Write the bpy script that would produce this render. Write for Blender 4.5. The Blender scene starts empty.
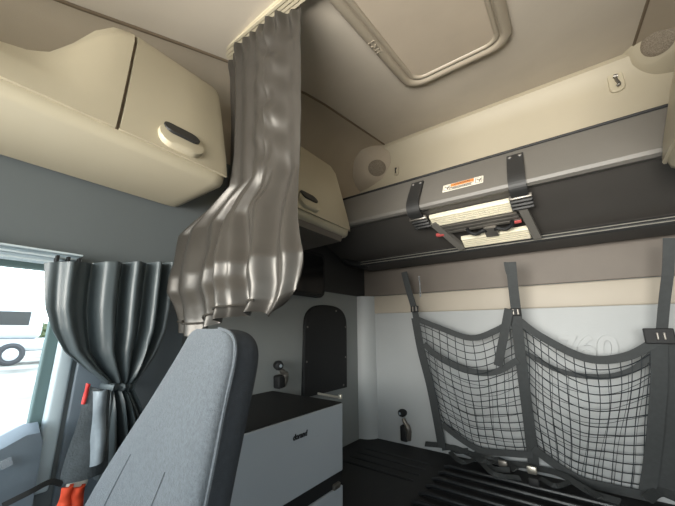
import bpy, bmesh, math, random
from mathutils import Vector, Matrix
random.seed(7)
SC = bpy.context.scene
COL = SC.collection
PI = math.pi

# ------------------------------------------------------------------ camera
CAM = Vector((0, 0, 1.40))
FPX, PITCH, YAW = 315.0, math.radians(13.7), math.radians(36.2)
cd = bpy.data.cameras.new('camera'); cam = bpy.data.objects.new('camera', cd); COL.objects.link(cam)
cd.sensor_fit = 'HORIZONTAL'; cd.sensor_width = 36; cd.lens = FPX / 675 * 36; cd.clip_start = 0.02
cam.location = CAM; cam.rotation_euler = (PI / 2 + PITCH, 0, YAW)
SC.camera = cam

# ------------------------------------------------------------------ light
SC.view_settings.view_transform = 'Standard'; SC.view_settings.look = 'None'
SC.view_settings.gamma = 1; SC.view_settings.use_curve_mapping = False
SC.view_settings.exposure = 0.0
SC.cycles.max_bounces = 10; SC.cycles.diffuse_bounces = 6
SC.cycles.sample_clamp_indirect = 6.0
W = bpy.data.worlds.new('sky'); SC.world = W; W.use_nodes = True
wn = W.node_tree.nodes; wl = W.node_tree.links
bg = wn['Background']; bg.inputs['Strength'].default_value = 7.0
tc = wn.new('ShaderNodeTexCoord'); sx = wn.new('ShaderNodeSeparateXYZ'); rp = wn.new('ShaderNodeValToRGB')
wl.new(tc.outputs['Generated'], sx.inputs[0]); mr = wn.new('ShaderNodeMapRange'); mr.inputs[1].default_value = -1; wl.new(sx.outputs['Z'], mr.inputs[0]); wl.new(mr.outputs[0], rp.inputs[0]); wl.new(rp.outputs[0], bg.inputs['Color'])
rp.color_ramp.elements[0].color = (0.20, 0.20, 0.19, 1)
for pos_, col_ in ((0.46, (0.22, 0.22, 0.21, 1)), (0.51, (0.82, 0.87, 0.89, 1))):
    el = rp.color_ramp.elements.new(pos_); el.color = col_
rp.color_ramp.elements[-1].color = (0.72, 0.83, 1.0, 1)

def area(name, loc, rot, sx_, sy_, power, color, portal=False):
    l = bpy.data.lights.new(name, 'AREA'); l.shape = 'RECTANGLE'; l.size = sx_; l.size_y = sy_; l.energy = power; l.color = color
    o = bpy.data.objects.new(name, l); COL.objects.link(o); o.location = loc; o.rotation_euler = rot
    if portal: l.cycles.is_portal = True
    return o
# daylight openings: windscreen, both door windows
area('windscreen_daylight', (-0.27, -1.22, 1.62), (math.radians(90), 0, 0), 1.7, 0.85, 1, (1, 1, 1), True)
area('left_window_daylight', (-1.34, -0.25, 1.27), (math.radians(90), 0, math.radians(-90)), 1.05, 0.65, 1, (1, 1, 1), True)
area('right_window_daylight', (0.80, -0.25, 1.27), (math.radians(90), 0, math.radians(90)), 1.05, 0.65, 1, (1, 1, 1), True)
# unseen warm fill light added below the headliner above the front seats
area('warm_fill_light', (-0.10, -0.45, 2.25), (math.radians(25), 0, 0), 0.5, 0.3, 1.5, (1.0, 0.88, 0.72))
# fill light added at the windscreen, standing in for light off ground and bonnet
area('windscreen_fill_light', (-0.20, -1.15, 1.50), (math.radians(108), 0, 0), 1.6, 0.7, 34, (1.0, 0.95, 0.87)).data.spread = math.radians(80)

# ------------------------------------------------------------------ pixel rays -> points of the place
_R = cam.rotation_euler.to_matrix()
def ray(px, py): return _R @ Vector((px - 337.5, 253 - py, -FPX))
def at_X(px, py, X): d = ray(px, py); return CAM + d * (X / d.x)
def at_Y(px, py, Y): d = ray(px, py); return CAM + d * (Y / d.y)
def at_Z(px, py, Z): d = ray(px, py); return CAM + d * ((Z - CAM.z) / d.z)
CEIL0, CEILS = 1.05 + 1.40, 0.165                # headliner height at Y = 0 and its rise to the rear
def ceil_z(y): return CEIL0 + CEILS * y
def at_C(px, py, off=0.0):
    d = ray(px, py); t = (CEIL0 - off - CAM.z) / (d.z - CEILS * d.y); return CAM + d * t

# ------------------------------------------------------------------ materials
def lin(c):
    return tuple((v / 255 / 12.92) if v / 255 <= 0.04045 else ((v / 255 + 0.055) / 1.055) ** 2.4 for v in c) + (1,)
def mat(name, rgb, rough=0.6, metal=0.0, var=0.08, nscale=6, bump=0.0, bscale=120, sheen=0.0, coat=0.0, stretch=None):
    m = bpy.data.materials.new(name); m.use_nodes = True
    n = m.node_tree.nodes; l = m.node_tree.links; p = n['Principled BSDF']
    p.inputs['Roughness'].default_value = rough; p.inputs['Metallic'].default_value = metal
    p.inputs['Sheen Weight'].default_value = sheen; p.inputs['Coat Weight'].default_value = coat
    t = n.new('ShaderNodeTexCoord'); nz = n.new('ShaderNodeTexNoise'); nz.inputs['Scale'].default_value = nscale; nz.inputs['Detail'].default_value = 5
    r = n.new('ShaderNodeValToRGB'); c = lin(rgb)
    r.color_ramp.elements[0].position = 0.3; r.color_ramp.elements[1].position = 0.7
    r.color_ramp.elements[0].color = tuple(v * (1 - var) for v in c[:3]) + (1,)
    r.color_ramp.elements[1].color = tuple(min(1, v * (1 + var)) for v in c[:3]) + (1,)
    src = t.outputs['Object']
    if stretch:
        mp = n.new('ShaderNodeMapping'); mp.inputs['Scale'].default_value = stretch; l.new(src, mp.inputs[0]); src = mp.outputs[0]
    l.new(src, nz.inputs[0]); l.new(nz.outputs['Fac'], r.inputs[0]); l.new(r.outputs[0], p.inputs['Base Color'])
    if bump:
        b = n.new('ShaderNodeBump'); b.inputs['Strength'].default_value = bump; b.inputs['Distance'].default_value = 0.004
        n2 = n.new('ShaderNodeTexNoise'); n2.inputs['Scale'].default_value = bscale; n2.inputs['Detail'].default_value = 3
        l.new(src, n2.inputs[0]); l.new(n2.outputs['Fac'], b.inputs['Height']); l.new(b.outputs[0], p.inputs['Normal'])
    return m
M = dict(
    beige=mat('beige_plastic', (180, 171, 149), 0.45, var=0.03, nscale=3, bump=0.05, bscale=300),
    beige_trim=mat('beige_trim', (168, 159, 139), 0.55, var=0.04, nscale=3),
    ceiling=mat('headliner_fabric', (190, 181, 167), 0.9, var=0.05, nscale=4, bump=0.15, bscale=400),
    cove=mat('cove_fabric_shaded', (164, 153, 137), 0.9, var=0.05, nscale=4, bump=0.15, bscale=400),  # headliner tone darkened, mostly the coves' shade put into the colour
    frame=mat('hatch_frame', (158, 148, 132), 0.4, var=0.03),
    seam=mat('seam_shadow_gap', (105, 92, 76), 0.9),
    slate=mat('slate_plastic', (102, 108, 110), 0.55, var=0.05, nscale=3, bump=0.08, bscale=350),
    dark=mat('dark_trim', (42, 42, 42), 0.55, var=0.05),
    taupe=mat('taupe_trim', (112, 104, 96), 0.6, var=0.05),
    vinyl_shade=mat('light_grey_vinyl_shaded', (136, 139, 138), 0.5, var=0.04, nscale=4, bump=0.1, bscale=60),  # darker copy of the light vinyl, the left wall's shade in its colour
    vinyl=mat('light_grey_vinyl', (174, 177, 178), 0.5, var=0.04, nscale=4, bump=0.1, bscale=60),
    padded=mat('padded_beige_vinyl', (178, 169, 155), 0.55, var=0.04, nscale=4),
    black=mat('black_plastic', (17, 18, 20), 0.65, var=0.1),
    gloss=mat('black_gloss', (14, 16, 18), 0.15, var=0.05),
    lip=mat('bunk_grey', (104, 101, 96), 0.5, var=0.05, nscale=4, bump=0.05, bscale=300),
    under=mat('bunk_underside_shaded', (66, 63, 60), 0.6, var=0.08, nscale=4, bump=0.1, bscale=200),  # bunk grey darkened, shade of the downward face put into the colour
    alu=mat('aluminium', (205, 200, 188), 0.35, 0.8, var=0.08, nscale=20),
    alu_dark=mat('dull_metal', (120, 116, 110), 0.4, 0.7, var=0.08),
    tread=mat('tread_aluminium', (235, 228, 205), 0.5, 0.15, var=0.04, nscale=30),
    steel=mat('bright_steel', (220, 222, 224), 0.2, 0.9),
    web=mat('grey_webbing', (56, 59, 60), 0.75, var=0.1, nscale=60, bump=0.3, bscale=500),
    net=mat('net_cord', (38, 44, 48), 0.8, var=0.1, nscale=60),
    fridge=mat('fridge_front', (160, 165, 171), 0.45, var=0.03, nscale=2),
    seat=mat('seat_fabric', (80, 86, 92), 0.9, var=0.16, nscale=160, bump=0.4, bscale=420, sheen=0.2),
    seat_side=mat('seat_side_cloth', (50, 54, 60), 0.85, var=0.12, nscale=80, bump=0.3, bscale=420),
    curtain=mat('satin_curtain_vinyl', (70, 67, 63), 0.38, 0.42, var=0.06, nscale=6, bump=0.15, bscale=30),
    wcurtain=mat('window_curtain_vinyl', (74, 82, 85), 0.40, var=0.06, nscale=6, bump=0.15, bscale=30),
    rubber=mat('window_seal_rubber', (92, 112, 112), 0.6),
    pale=mat('pale_pillar', (196, 208, 214), 0.5, var=0.03),
    door=mat('door_plastic', (102, 112, 121), 0.5, var=0.06, bump=0.08, bscale=300),
    vest=mat('dark_vest_cloth', (74, 80, 84), 0.9, var=0.15, nscale=60, bump=0.4, bscale=200),
    silver=mat('reflective_stripe', (150, 160, 168), 0.35, 0.3, var=0.12, nscale=30, bump=0.3, bscale=60),
    cap_red=mat('ladder_cap_red', (176, 78, 76), 0.7),
    red=mat('red_trim', (205, 52, 48), 0.6),
    orange=mat('orange_red_cloth', (226, 78, 44), 0.7, var=0.1, nscale=20),
    white=mat('label_white', (228, 222, 208), 0.5),
    label_orange=mat('label_orange', (205, 130, 70), 0.5),
    ink=mat('label_ink', (60, 56, 52), 0.6),
    floor=mat('floor_mat', (128, 126, 120), 0.85, bump=0.2, bscale=60),
    grille=mat('speaker_grille', (120, 110, 96), 0.7, var=0.4, nscale=220, bump=0.6, bscale=220),
    ground=mat('gravel_ground', (128, 125, 117), 0.95, var=0.6, nscale=0.35, bump=0.3, bscale=4),
    foliage=mat('foliage', (70, 78, 48), 0.9, var=0.4, nscale=2),
    car_white=mat('white_paint', (180, 184, 188), 0.35, var=0.02),
    tyre=mat('tyre_rubber', (62, 62, 64), 0.9),
)
g = bpy.data.materials.new('window_glass'); g.use_nodes = True
gn = g.node_tree.nodes; gl = g.node_tree.links; gn.remove(gn['Principled BSDF'])
ga = gn.new('ShaderNodeBsdfTransparent'); gb = gn.new('ShaderNodeBsdfGlossy'); gm = gn.new('ShaderNodeMixShader')
gb.inputs['Roughness'].default_value = 0.03; gm.inputs[0].default_value = 0.05; ga.inputs[0].default_value = (0.93, 0.97, 0.97, 1)
gl.new(ga.outputs[0], gm.inputs[1]); gl.new(gb.outputs[0], gm.inputs[2]); gl.new(gm.outputs[0], gn['Material Output'].inputs[0])
M['glass'] = g

# ------------------------------------------------------------------ mesh helpers
def BM(): return bmesh.new()
def obj(name, bm, m, parent=None, smooth=False, angle=40):
    bmesh.ops.recalc_face_normals(bm, faces=bm.faces)
    me = bpy.data.meshes.new(name); bm.to_mesh(me); bm.free()
    me.materials.append(M[m] if isinstance(m, str) else m)
    if smooth:
        for p in me.polygons: p.use_smooth = True
        me.set_sharp_from_angle(angle=math.radians(angle))
    o = bpy.data.objects.new(name, me); COL.objects.link(o)
    if parent:
        o.parent = parent; o.matrix_parent_inverse = world_of(parent).inverted()
    return o
def world_of(o):
    m = o.matrix_basis.copy()
    if o.parent: m = world_of(o.parent) @ o.matrix_parent_inverse @ m
    return m
def thing(name, label, cat, loc, group=None):
    o = bpy.data.objects.new(name, None); COL.objects.link(o); o.location = loc; o.empty_display_size = 0.05
    return tag(o, label, cat, group)
def tag(o, label, cat, group=None):
    o['label'] = label; o['category'] = cat
    if group: o['group'] = group
    return o
def struct(name, bm, m, parent=None, smooth=False):
    o = obj(name, bm, m, parent, smooth); o['kind'] = 'structure'; return o
def box(bm, lo, hi, bev=0.0, seg=2, mtx=None):
    lo = Vector(lo); hi = Vector(hi)
    vs = [bm.verts.new((x, y, z)) for x in (lo.x, hi.x) for y in (lo.y, hi.y) for z in (lo.z, hi.z)]
    fs = [bm.faces.new([vs[i] for i in q]) for q in ((0, 1, 3, 2), (4, 6, 7, 5), (0, 4, 5, 1), (2, 3, 7, 6), (0, 2, 6, 4), (1, 5, 7, 3))]
    if bev:
        es = {e for f in fs for e in f.edges}
        r = bmesh.ops.bevel(bm, geom=list(es), offset=bev, segments=seg, affect='EDGES', profile=0.5)
        vs = list({v for f in r['faces'] for v in f.verts} | {v for v in vs if v.is_valid})
    if mtx:
        for v in vs: v.co = mtx @ v.co
    return vs
def frame_box(bm, p, ux, uy, uz, hx, hy, hz, bev=0.0, seg=2):
    """box centred at p with unit axes ux, uy, uz and half sizes"""
    m = Matrix((ux, uy, uz)).transposed().to_4x4(); m.translation = p
    return box(bm, (-hx, -hy, -hz), (hx, hy, hz), bev, seg, m)
def loft(bm, rings, caps=True, closed=True):
    R = [[bm.verts.new(p) for p in r] for r in rings]
    n = len(R[0])
    for a, b in zip(R, R[1:]):
        for i in range(n if closed else n - 1):
            j = (i + 1) % n
            bm.faces.new((a[i], a[j], b[j], b[i]))
    if caps and closed:
        bm.faces.new(R[0][::-1]); bm.faces.new(R[-1])
    return R
def tube(bm, pts, r, n=8, closed=False):
    pts = [Vector(p) for p in pts]; rings = []
    up = Vector((0, 0, 1)); k = len(pts)
    for i, p in enumerate(pts):
        a = pts[(i - 1) % k] if (closed or i > 0) else p
        b = pts[(i + 1) % k] if (closed or i < k - 1) else p
        t = (b - a).normalized()
        s = t.cross(up)
        if s.length < 0.05: s = t.cross(Vector((0, 1, 0)))
        s.normalize(); q = s.cross(t)
        rr = r[i] if isinstance(r, (list, tuple)) else r
        rings.append([p + (s * math.cos(2 * PI * j / n) + q * math.sin(2 * PI * j / n)) * rr for j in range(n)])
    if closed: rings.append(rings[0])
    if closed:
        R = [[bm.verts.new(p) for p in rg] for rg in rings[:-1]]; R.append(R[0])
        for a, b in zip(R, R[1:]):
            for i in range(n):
                j = (i + 1) % n; bm.faces.new((a[i], a[j], b[j], b[i]))
    else: loft(bm, rings)
def ribbon(bm, pts, w, t, facing=(0, -1, 0)):
    """flat strap of width w and thickness t along pts, its flat side towards `facing`"""
    pts = [Vector(p) for p in pts]; f = Vector(facing).normalized(); rings = []
    for i, p in enumerate(pts):
        d = (pts[min(i + 1, len(pts) - 1)] - pts[max(i - 1, 0)]).normalized()
        s = d.cross(f).normalized(); n_ = s.cross(d).normalized()
        rings.append([p + s * w / 2 + n_ * t / 2, p - s * w / 2 + n_ * t / 2, p - s * w / 2 - n_ * t / 2, p + s * w / 2 - n_ * t / 2])
    loft(bm, rings)
def smooth_path(pts, n=8):
    pts = [Vector(p) for p in pts]; out = []
    P = [pts[0] * 2 - pts[1]] + pts + [pts[-1] * 2 - pts[-2]]
    for i in range(1, len(P) - 2):
        for k in range(n):
            t = k / n; a, b, c, d = P[i - 1], P[i], P[i + 1], P[i + 2]
            out.append(0.5 * ((2 * b) + (c - a) * t + (2 * a - 5 * b + 4 * c - d) * t * t + (3 * b - a - 3 * c + d) * t ** 3))
    out.append(pts[-1]); return out
def lathe(bm, c, axis, prof, n=24):
    """prof = (radius, height along axis)"""
    a = Vector(axis).normalized(); s = a.orthogonal().normalized(); q = a.cross(s); c = Vector(c)
    loft(bm, [[c + a * h + (s * math.cos(2 * PI * j / n) + q * math.sin(2 * PI * j / n)) * max(r, 1e-4) for j in range(n)] for r, h in prof])
def prism(bm, outline, d):
    """outline (closed list of 3-D points) extruded by vector d"""
    d = Vector(d); loft(bm, [[Vector(p) for p in outline], [Vector(p) + d for p in outline]])
def rrect(w, h, r, n=6):
    out = []
    for cx, cy, a0 in ((w / 2 - r, h / 2 - r, 0), (-w / 2 + r, h / 2 - r, 90), (-w / 2 + r, -h / 2 + r, 180), (w / 2 - r, -h / 2 + r, 270)):
        for k in range(n + 1):
            a = math.radians(a0 + 90 * k / n); out.append((cx + r * math.cos(a), cy + r * math.sin(a)))
    return out
def text_part(name, s, size, p, ux, uy, depth, m, parent, shear=0.0, bold=0.0):
    """raised lettering: s written from p along ux with up uy"""
    c = bpy.data.curves.new(name, 'FONT'); c.body = s; c.size = size; c.extrude = depth; c.shear = shear; c.offset = bold
    c.align_x = 'CENTER'; c.align_y = 'CENTER'
    t = bpy.data.objects.new(name + '_curve', c); COL.objects.link(t)
    dg = bpy.context.evaluated_depsgraph_get()
    me = bpy.data.meshes.new_from_object(t.evaluated_get(dg)); bpy.data.objects.remove(t)
    ux = Vector(ux).normalized(); uy = Vector(uy); uy = (uy - ux * uy.dot(ux)).normalized(); uz = ux.cross(uy)
    mt = Matrix((ux, uy, uz)).transposed().to_4x4(); mt.translation = p
    me.transform(mt); me.name = name; me.materials.clear(); me.materials.append(M[m])
    o = bpy.data.objects.new(name, me); COL.objects.link(o)
    o.parent = parent; o.matrix_parent_inverse = world_of(parent).inverted()
    return o

# ------------------------------------------------------------------ the setting
XL, XR, YR, YF = -1.22, 0.68, 2.00, -1.20
XM = (XL + XR) / 2
WT = 0.06                                        # wall thickness
WY0, WY1, WZ0, WZ1 = -0.78, 0.295, 1.075, 1.592   # door window opening
DADO = 1.63                                      # change from light vinyl to dark trim
bm = BM(); box(bm, (XL - WT, YF - WT, -0.06), (XR + WT, YR + WT, 0)); struct('floor', bm, 'floor')

def side_wall(name, x0, x1):
    bm = BM()
    box(bm, (x0, YF, 0.0), (x1, WY0, 2.3)); box(bm, (x0, WY1, 0), (x1, 0.70, DADO)); box(bm, (x0, WY0, WZ1), (x1, WY1, 2.3))
    box(bm, (x0, WY1, DADO), (x1, YR, 2.42)); box(bm, (x0, WY0, 0), (x1, WY1, WZ0))
    return struct(name, bm, 'slate')
side_wall('wall_left', XL - WT, XL); side_wall('wall_right', XR, XR + WT)
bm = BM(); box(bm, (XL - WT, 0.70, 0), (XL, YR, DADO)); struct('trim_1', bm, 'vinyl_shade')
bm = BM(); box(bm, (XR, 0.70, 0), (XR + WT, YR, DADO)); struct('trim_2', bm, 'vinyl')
bm = BM(); box(bm, (XL, 1.28, DADO), (XL + 0.012, YR, 2.26), 0.004); struct('trim_3', bm, 'dark')
bm = BM(); box(bm, (XL - WT, YR, 0), (XR + WT, YR + WT, 2.85)); struct('wall_rear', bm, 'slate')
# front: header, sill and posts round the windscreen
bm = BM(); box(bm, (XL - WT, YF - WT, 0), (XR + WT, YF, 1.15)); box(bm, (XL - WT, YF - WT, 2.08), (XR + WT, YF, 2.4))
box(bm, (XL - WT, YF - WT, 1.15), (XL + 0.06, YF, 2.08)); box(bm, (XR - 0.06, YF - WT, 1.15), (XR + WT, YF, 2.08)); struct('wall_front', bm, 'slate')
bm = BM(); box(bm, (XL + 0.06, YF - 0.035, 1.15), (XR - 0.06, YF - 0.029, 2.08)); struct('window_2', bm, 'glass')
# rear wall cladding
bm = BM(); box(bm, (XL, YR - 0.012, 1.635), (XR, YR, 1.98), 0.004); struct('trim_4', bm, 'taupe')
bm = BM(); box(bm, (XL, YR - 0.022, 1.510), (XR, YR, 1.632), 0.010, 3); struct('trim_5', bm, 'padded', smooth=True)
bm = BM(); box(bm, (XL, YR - 0.018, 0.60), (XR, YR, 1.512), 0.006, 3); lowpanel = struct('trim_6', bm, 'vinyl', smooth=True)
p = at_Y(585, 349, YR - 0.018)
e = text_part('embossed_number', '760', 0.155, p, (1, 0, 0), (0, 0, 1), 0.016, 'vinyl', lowpanel, 0.12, 0.004); e['kind'] = 'structure'
# rounded corner posts
for nm, x, s in (('trim_7', XL, 1), ('trim_8', XR, -1)):
    bm = BM()
    pr = [(x, YR)] + [(x + s * 0.095 * (1 - math.sin(a)) if False else x + s * 0.10 * math.cos(a), YR - 0.10 * math.sin(a)) for a in [PI / 2 * k / 8 for k in range(9)]]
    loft(bm, [[(q[0], q[1], z) for q in pr] for z in (0.6, DADO)]); struct(nm, bm, 'vinyl', smooth=True)
# upper rear cornice, beige, with rounded top nose under the headliner
bm = BM()
prof = [(YR, 1.90), (YR - 0.05, 1.90), (YR - 0.045, 2.2), (YR - 0.04, 2.62), (YR - 0.06, 2.70), (YR - 0.085, 2.735), (YR - 0.075, 2.765), (YR, 2.775)]
loft(bm, [[(x, y, z) for y, z in prof] for x in (XL, XR)]); cornice = struct('trim_9', bm, 'beige_trim', smooth=True)

# headliner: sloped flat field and coves down to the side walls
SL, SR = XM - 0.70, XM + 0.70
def seam_half(y): return 0.70 + 0.19 * max(0.0, min(1.0, (1.15 - y) / 1.1)) ** 1.3
def seam_drop(y): return 0.085 * max(0.0, min(1.0, (1.1 - y) / 1.1)) ** 1.2
CYS = [YF - WT, -0.6, -0.2, 0, 0.15, 0.3, 0.45, 0.6, 0.75, 0.9, 1.05, 1.2, 1.6, YR + WT]
bm = BM(); rings = []
for y in CYS:
    h, d = seam_half(y), seam_drop(y); z = ceil_z(y)
    low = [(XM - h, y, z - d), (XM - h + 0.12, y, z - 0.5 * d), (XM - h + 0.28, y, z - 0.12 * d), (XM - h + 0.42, y, z), (XM + h - 0.42, y, z), (XM + h - 0.28, y, z - 0.12 * d), (XM + h - 0.12, y, z - 0.5 * d), (XM + h, y, z - d)]
    rings.append(low + [(x, y, zz + 0.05) for x, y, zz in reversed(low)])
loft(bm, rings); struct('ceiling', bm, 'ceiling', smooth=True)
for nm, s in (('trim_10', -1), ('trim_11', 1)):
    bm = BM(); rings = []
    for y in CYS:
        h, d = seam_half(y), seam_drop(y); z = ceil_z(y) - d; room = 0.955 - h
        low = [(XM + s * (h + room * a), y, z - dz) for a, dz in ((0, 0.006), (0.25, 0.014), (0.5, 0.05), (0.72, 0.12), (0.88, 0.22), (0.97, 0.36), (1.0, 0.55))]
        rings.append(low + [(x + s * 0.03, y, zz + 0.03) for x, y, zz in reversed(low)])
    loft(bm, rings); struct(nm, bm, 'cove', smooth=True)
for nm, s in (('trim_12', -1), ('trim_13', 1)):
    bm = BM(); tube(bm, [(XM + s * seam_half(y), y, ceil_z(y) - seam_drop(y) - 0.001) for y in CYS[:-1]] + [(XM + s * 0.70, YR - 0.06, ceil_z(YR - 0.06) - 0.001)], 0.007, 6); struct(nm, bm, 'seam')

# ------------------------------------------------------------------ left door and window
bm = BM(); box(bm, (XL - 0.040, WY0, WZ0), (XL - 0.034, WY1, WZ1)); struct('window_1', bm, 'glass')
bm = BM(); box(bm, (XR + 0.034, WY0, WZ0), (XR + 0.040, WY1, WZ1)); struct('window_3', bm, 'glass')
# rubber seal, pale reveal and pillar trim
bm = BM(); box(bm, (XL - 0.055, WY1 - 0.028, WZ0), (XL - 0.028, WY1 + 0.002, WZ1), 0.004); box(bm, (XL - 0.055, WY0, WZ1 - 0.02), (XL - 0.02, WY1 - 0.03, WZ1 + 0.002), 0.003); struct('trim_14', bm, 'rubber')
bm = BM(); box(bm, (XL - 0.03, WY1 - 0.002, WZ0 - 0.1), (XL + 0.012, WY1 + 0.035, WZ1), 0.008, 3); struct('trim_15', bm, 'pale', smooth=True)
bm = BM(); box(bm, (XL, WY1 + 0.045, 0.5), (XL + 0.014, WY1 + 0.36, WZ1 + 0.0), 0.006, 3); struct('trim_16', bm, 'door', smooth=True)  # slate trim in the paler door colour, haze put into the colour
bm = BM()
loft(bm, [[(XL, y, 0.3), (XL + 0.06, y, 0.3), (XL + 0.075, y, WZ0 - 0.10), (XL + 0.06, y, WZ0 + dz), (XL + 0.02, y, WZ0 + 0.02 + dz), (XL - 0.03, y, WZ0 + 0.01 + dz), (XL, y, WZ0 - 0.05)] for y, dz in ((WY0, 0), (0.02, 0.0), (0.12, 0.01), (0.19, 0.035), (0.25, 0.065), (0.275, 0.065), (0.285, 0.04))])
door = struct('door_1', bm, 'door', smooth=True)
bm = BM(); ribbon(bm, [at_X(0, 466, XL + 0.078), at_X(12, 460, XL + 0.078)], 0.02, 0.008, (1, 0, 0)); struct('door_handle', bm, 'steel', door)

# ------------------------------------------------------------------ overhead cabinets
def mirx(x): return 2 * XM - x - (0.045 if x > -1.19 else 0.0)
def cab_ring(y, s=1.0, top=0.0, mir=False, grow=0.0):
    pr = [(-1.205, 2.30), (-1.06, 2.335), (-1.015, 2.325), (-0.985, 2.27), (-0.935, 2.10), (-0.898, 1.96), (-0.885, 1.90), (-0.889, 1.882), (-0.905, 1.872), (-1.205, 1.868)]
    out = []
    for x, z in pr:
        if z > 2.0: z = z - top * (z - 1.95) / 0.37
        cx, cz = -1.205, 2.08
        x = cx + (x - cx) * s; z = cz + (z - cz) * (0.5 + 0.5 * s)
        out.append((mirx(x) if mir else x, y, z))
    return out
def door_ring(y, s=1.0, mir=False):
    pr = [(-1.012, 2.315), (-0.985, 2.27), (-0.935, 2.10), (-0.898, 1.965), (-0.886, 1.905)]
    outer = [(x + 0.010 * s, z) for x, z in pr]; inner = [(x - 0.004, z) for x, z in reversed(pr)]
    return [(mirx(x) if mir else x, y, z) for x, z in outer + inner]
def cabinet(label, y0, y1, doors, mir=False, front_drop=False, handles=(), dark_under=False):
    root = thing('overhead_cabinet', label, 'cabinet', ((2 * XM + 1.05) if mir else -1.05, (y0 + y1) / 2, 1.868))
    bm = BM(); rings = []
    if front_drop:
        for y, t in ((-0.55, 0.32), (-0.2, 0.30), (0.0, 0.275), (0.06, 0.255), (0.10, 0.225), (0.14, 0.15), (0.18, 0.07), (0.22, 0.02), (0.262, 0.0)):
            rings.append(cab_ring(y, 1.0, t, mir))
    else: rings.append(cab_ring(y0, 0.90, 0, mir)); rings.append(cab_ring(y0 + 0.012, 0.985, 0, mir)); rings.append(cab_ring(y0 + 0.03, 1, 0, mir))
    rings += [cab_ring(y1 - 0.05, 1, 0, mir), cab_ring(y1 - 0.02, 0.985, 0, mir), cab_ring(y1 - 0.005, 0.95, 0, mir), cab_ring(y1, 0.90, 0, mir)]
    loft(bm, rings); obj('body', bm, 'beige', root, True, 50)
    if front_drop:
        bm = BM(); rr = []
        for y, t in ((-0.55, 0.31), (-0.2, 0.29), (0.0, 0.265), (0.06, 0.245), (0.10, 0.215), (0.14, 0.145), (0.18, 0.068), (0.22, 0.02), (0.253, 0.0)):
            q = []
            for k, (x, yy, z) in enumerate(door_ring(y)):
                z2 = z - t * (z - 1.95) / 0.37 if z > 2.0 else z
                q.append((x, yy + (z2 - 2.1) * 0.09 * max(0, min(1, yy / 0.25)), z2))
            rr.append(q)
        loft(bm, rr); obj('fascia_panel', bm, 'beige', root, True, 50)
    for a, b in doors:
        bm = BM()
        sl = lambda ring: [(x, y + (z - 2.1) * 0.09, z) for x, y, z in ring] if front_drop else ring
        loft(bm, [sl(door_ring(a, 1, mir)), door_ring((a + b) / 2, 1, mir), door_ring(b - 0.02, 1, mir), door_ring(b, 0.3, mir)])
        d = obj('door', bm, 'beige', root, True, 50)
        if front_drop:
            bm = BM(); ribbon(bm, [(x + 0.0012, a - 0.004 + (z - 2.1) * 0.09, z) for x, y, z in door_ring(a, 0.0)[:5]], 0.006, 0.003, (0.95, 0, 0.3)); obj('gap_shade', bm, 'seam', root)  # dark strip laid in the door gap in place of its shade
        for hy in [h for h in handles if a < h < b]:
            sgn = -1 if mir else 1
            ctr = Vector((mirx(-0.905) if mir else -0.905, hy, 1.955)); 
            n_ = Vector((sgn * 0.95, 0, 0.31)).normalized(); u = Vector((0, 1, 0)); v = Vector((-sgn * 0.31, 0, 0.95)).normalized()
            bm = BM(); rings = []
            for hgt, k in ((-0.01, 1.0), (0.008, 1.0), (0.022, 0.95), (0.030, 0.86), (0.033, 0.6)):
                rings.append([ctr + n_ * hgt + u * px * (0.94 + 0.06 * k if k > 0.7 else k) + v * (py * k - 0.006) for px, py in rrect(0.135, 0.082, 0.038)])
            loft(bm, rings); h = obj('handle', bm, 'beige', d, True, 50)
            bm = BM(); c2 = ctr + n_ * 0.0235 + v * 0.018
            v2 = (v + n_ * -0.30).normalized(); n2 = (n_ + v * 0.3).normalized()
            prism(bm, [c2 + n2 * 0.0 + u * px + v2 * py for px, py in rrect(0.110, 0.050, 0.024)], n2 * 0.010)
            obj('finger_slot', bm, 'dark', h)
    if dark_under:
        bm = BM(); s_ = -1 if mir else 1
        q = [(-1.19, 1.868), (-0.905, 1.872), (-0.915, 1.845), (-1.19, 1.835)]
        loft(bm, [[(mirx(x) if mir else x, y, z) for x, z in q] for y in (y0 + 0.03, y1 - 0.05)]); obj('underside_strip', bm, 'taupe', root)
    return root
cabinet('long cream overhead cabinet above the side window, sloping down towards the front', -0.55, 0.574, [(0.262, 0.569)], front_drop=True, handles=(0.405,))
cabinet('short cream overhead cabinet behind the hanging divider curtain, over the black screen', 0.80, 1.33, [(0.82, 1.322)], handles=(0.99,), dark_under=True)
cabinet('cream overhead cabinet at the right edge beside the perforated speaker', 0.66, 1.335, [(0.68, 1.327)], mir=True, handles=(0.80,), dark_under=True)

# ------------------------------------------------------------------ upper bunk, folded up against the rear wall
bunk = thing('upper_bunk', 'grey folded-up upper bunk along the rear wall with a rail below', 'bunk', (XM, 1.8, 1.82))
BX0, BX1 = XL + 0.02, XR - 0.02
ridgeY, ridgeZ = 1.35, 1.967                    # nose of the lip; the underside falls back from it to the hinge rail
LB, LT = Vector((0, 1.352, 1.985)), Vector((0, 1.448, 2.150))   # sloping lip face, bottom and top
bm = BM()
prof = [(1.60, 2.16), (1.475, 2.166), (1.458, 2.164), (1.448, 2.150), (1.400, 2.068), (1.352, 1.985), (1.346, 1.970), (1.350, 1.957), (1.366, 1.950), (1.385, 1.955), (1.60, 1.98)]
loft(bm, [[(x, y, z) for y, z in prof] for x in (BX0, BX1)]); obj('front_lip', bm, 'lip', bunk, True, 35)
bm = BM(); tube(bm, [(BX0, 1.456, 2.168), (BX1, 1.456, 2.168)], 0.006, 8); obj('edge_gap_line', bm, 'black', bunk, True)  # black tube draws the dark gap line along the lip's top
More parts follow.
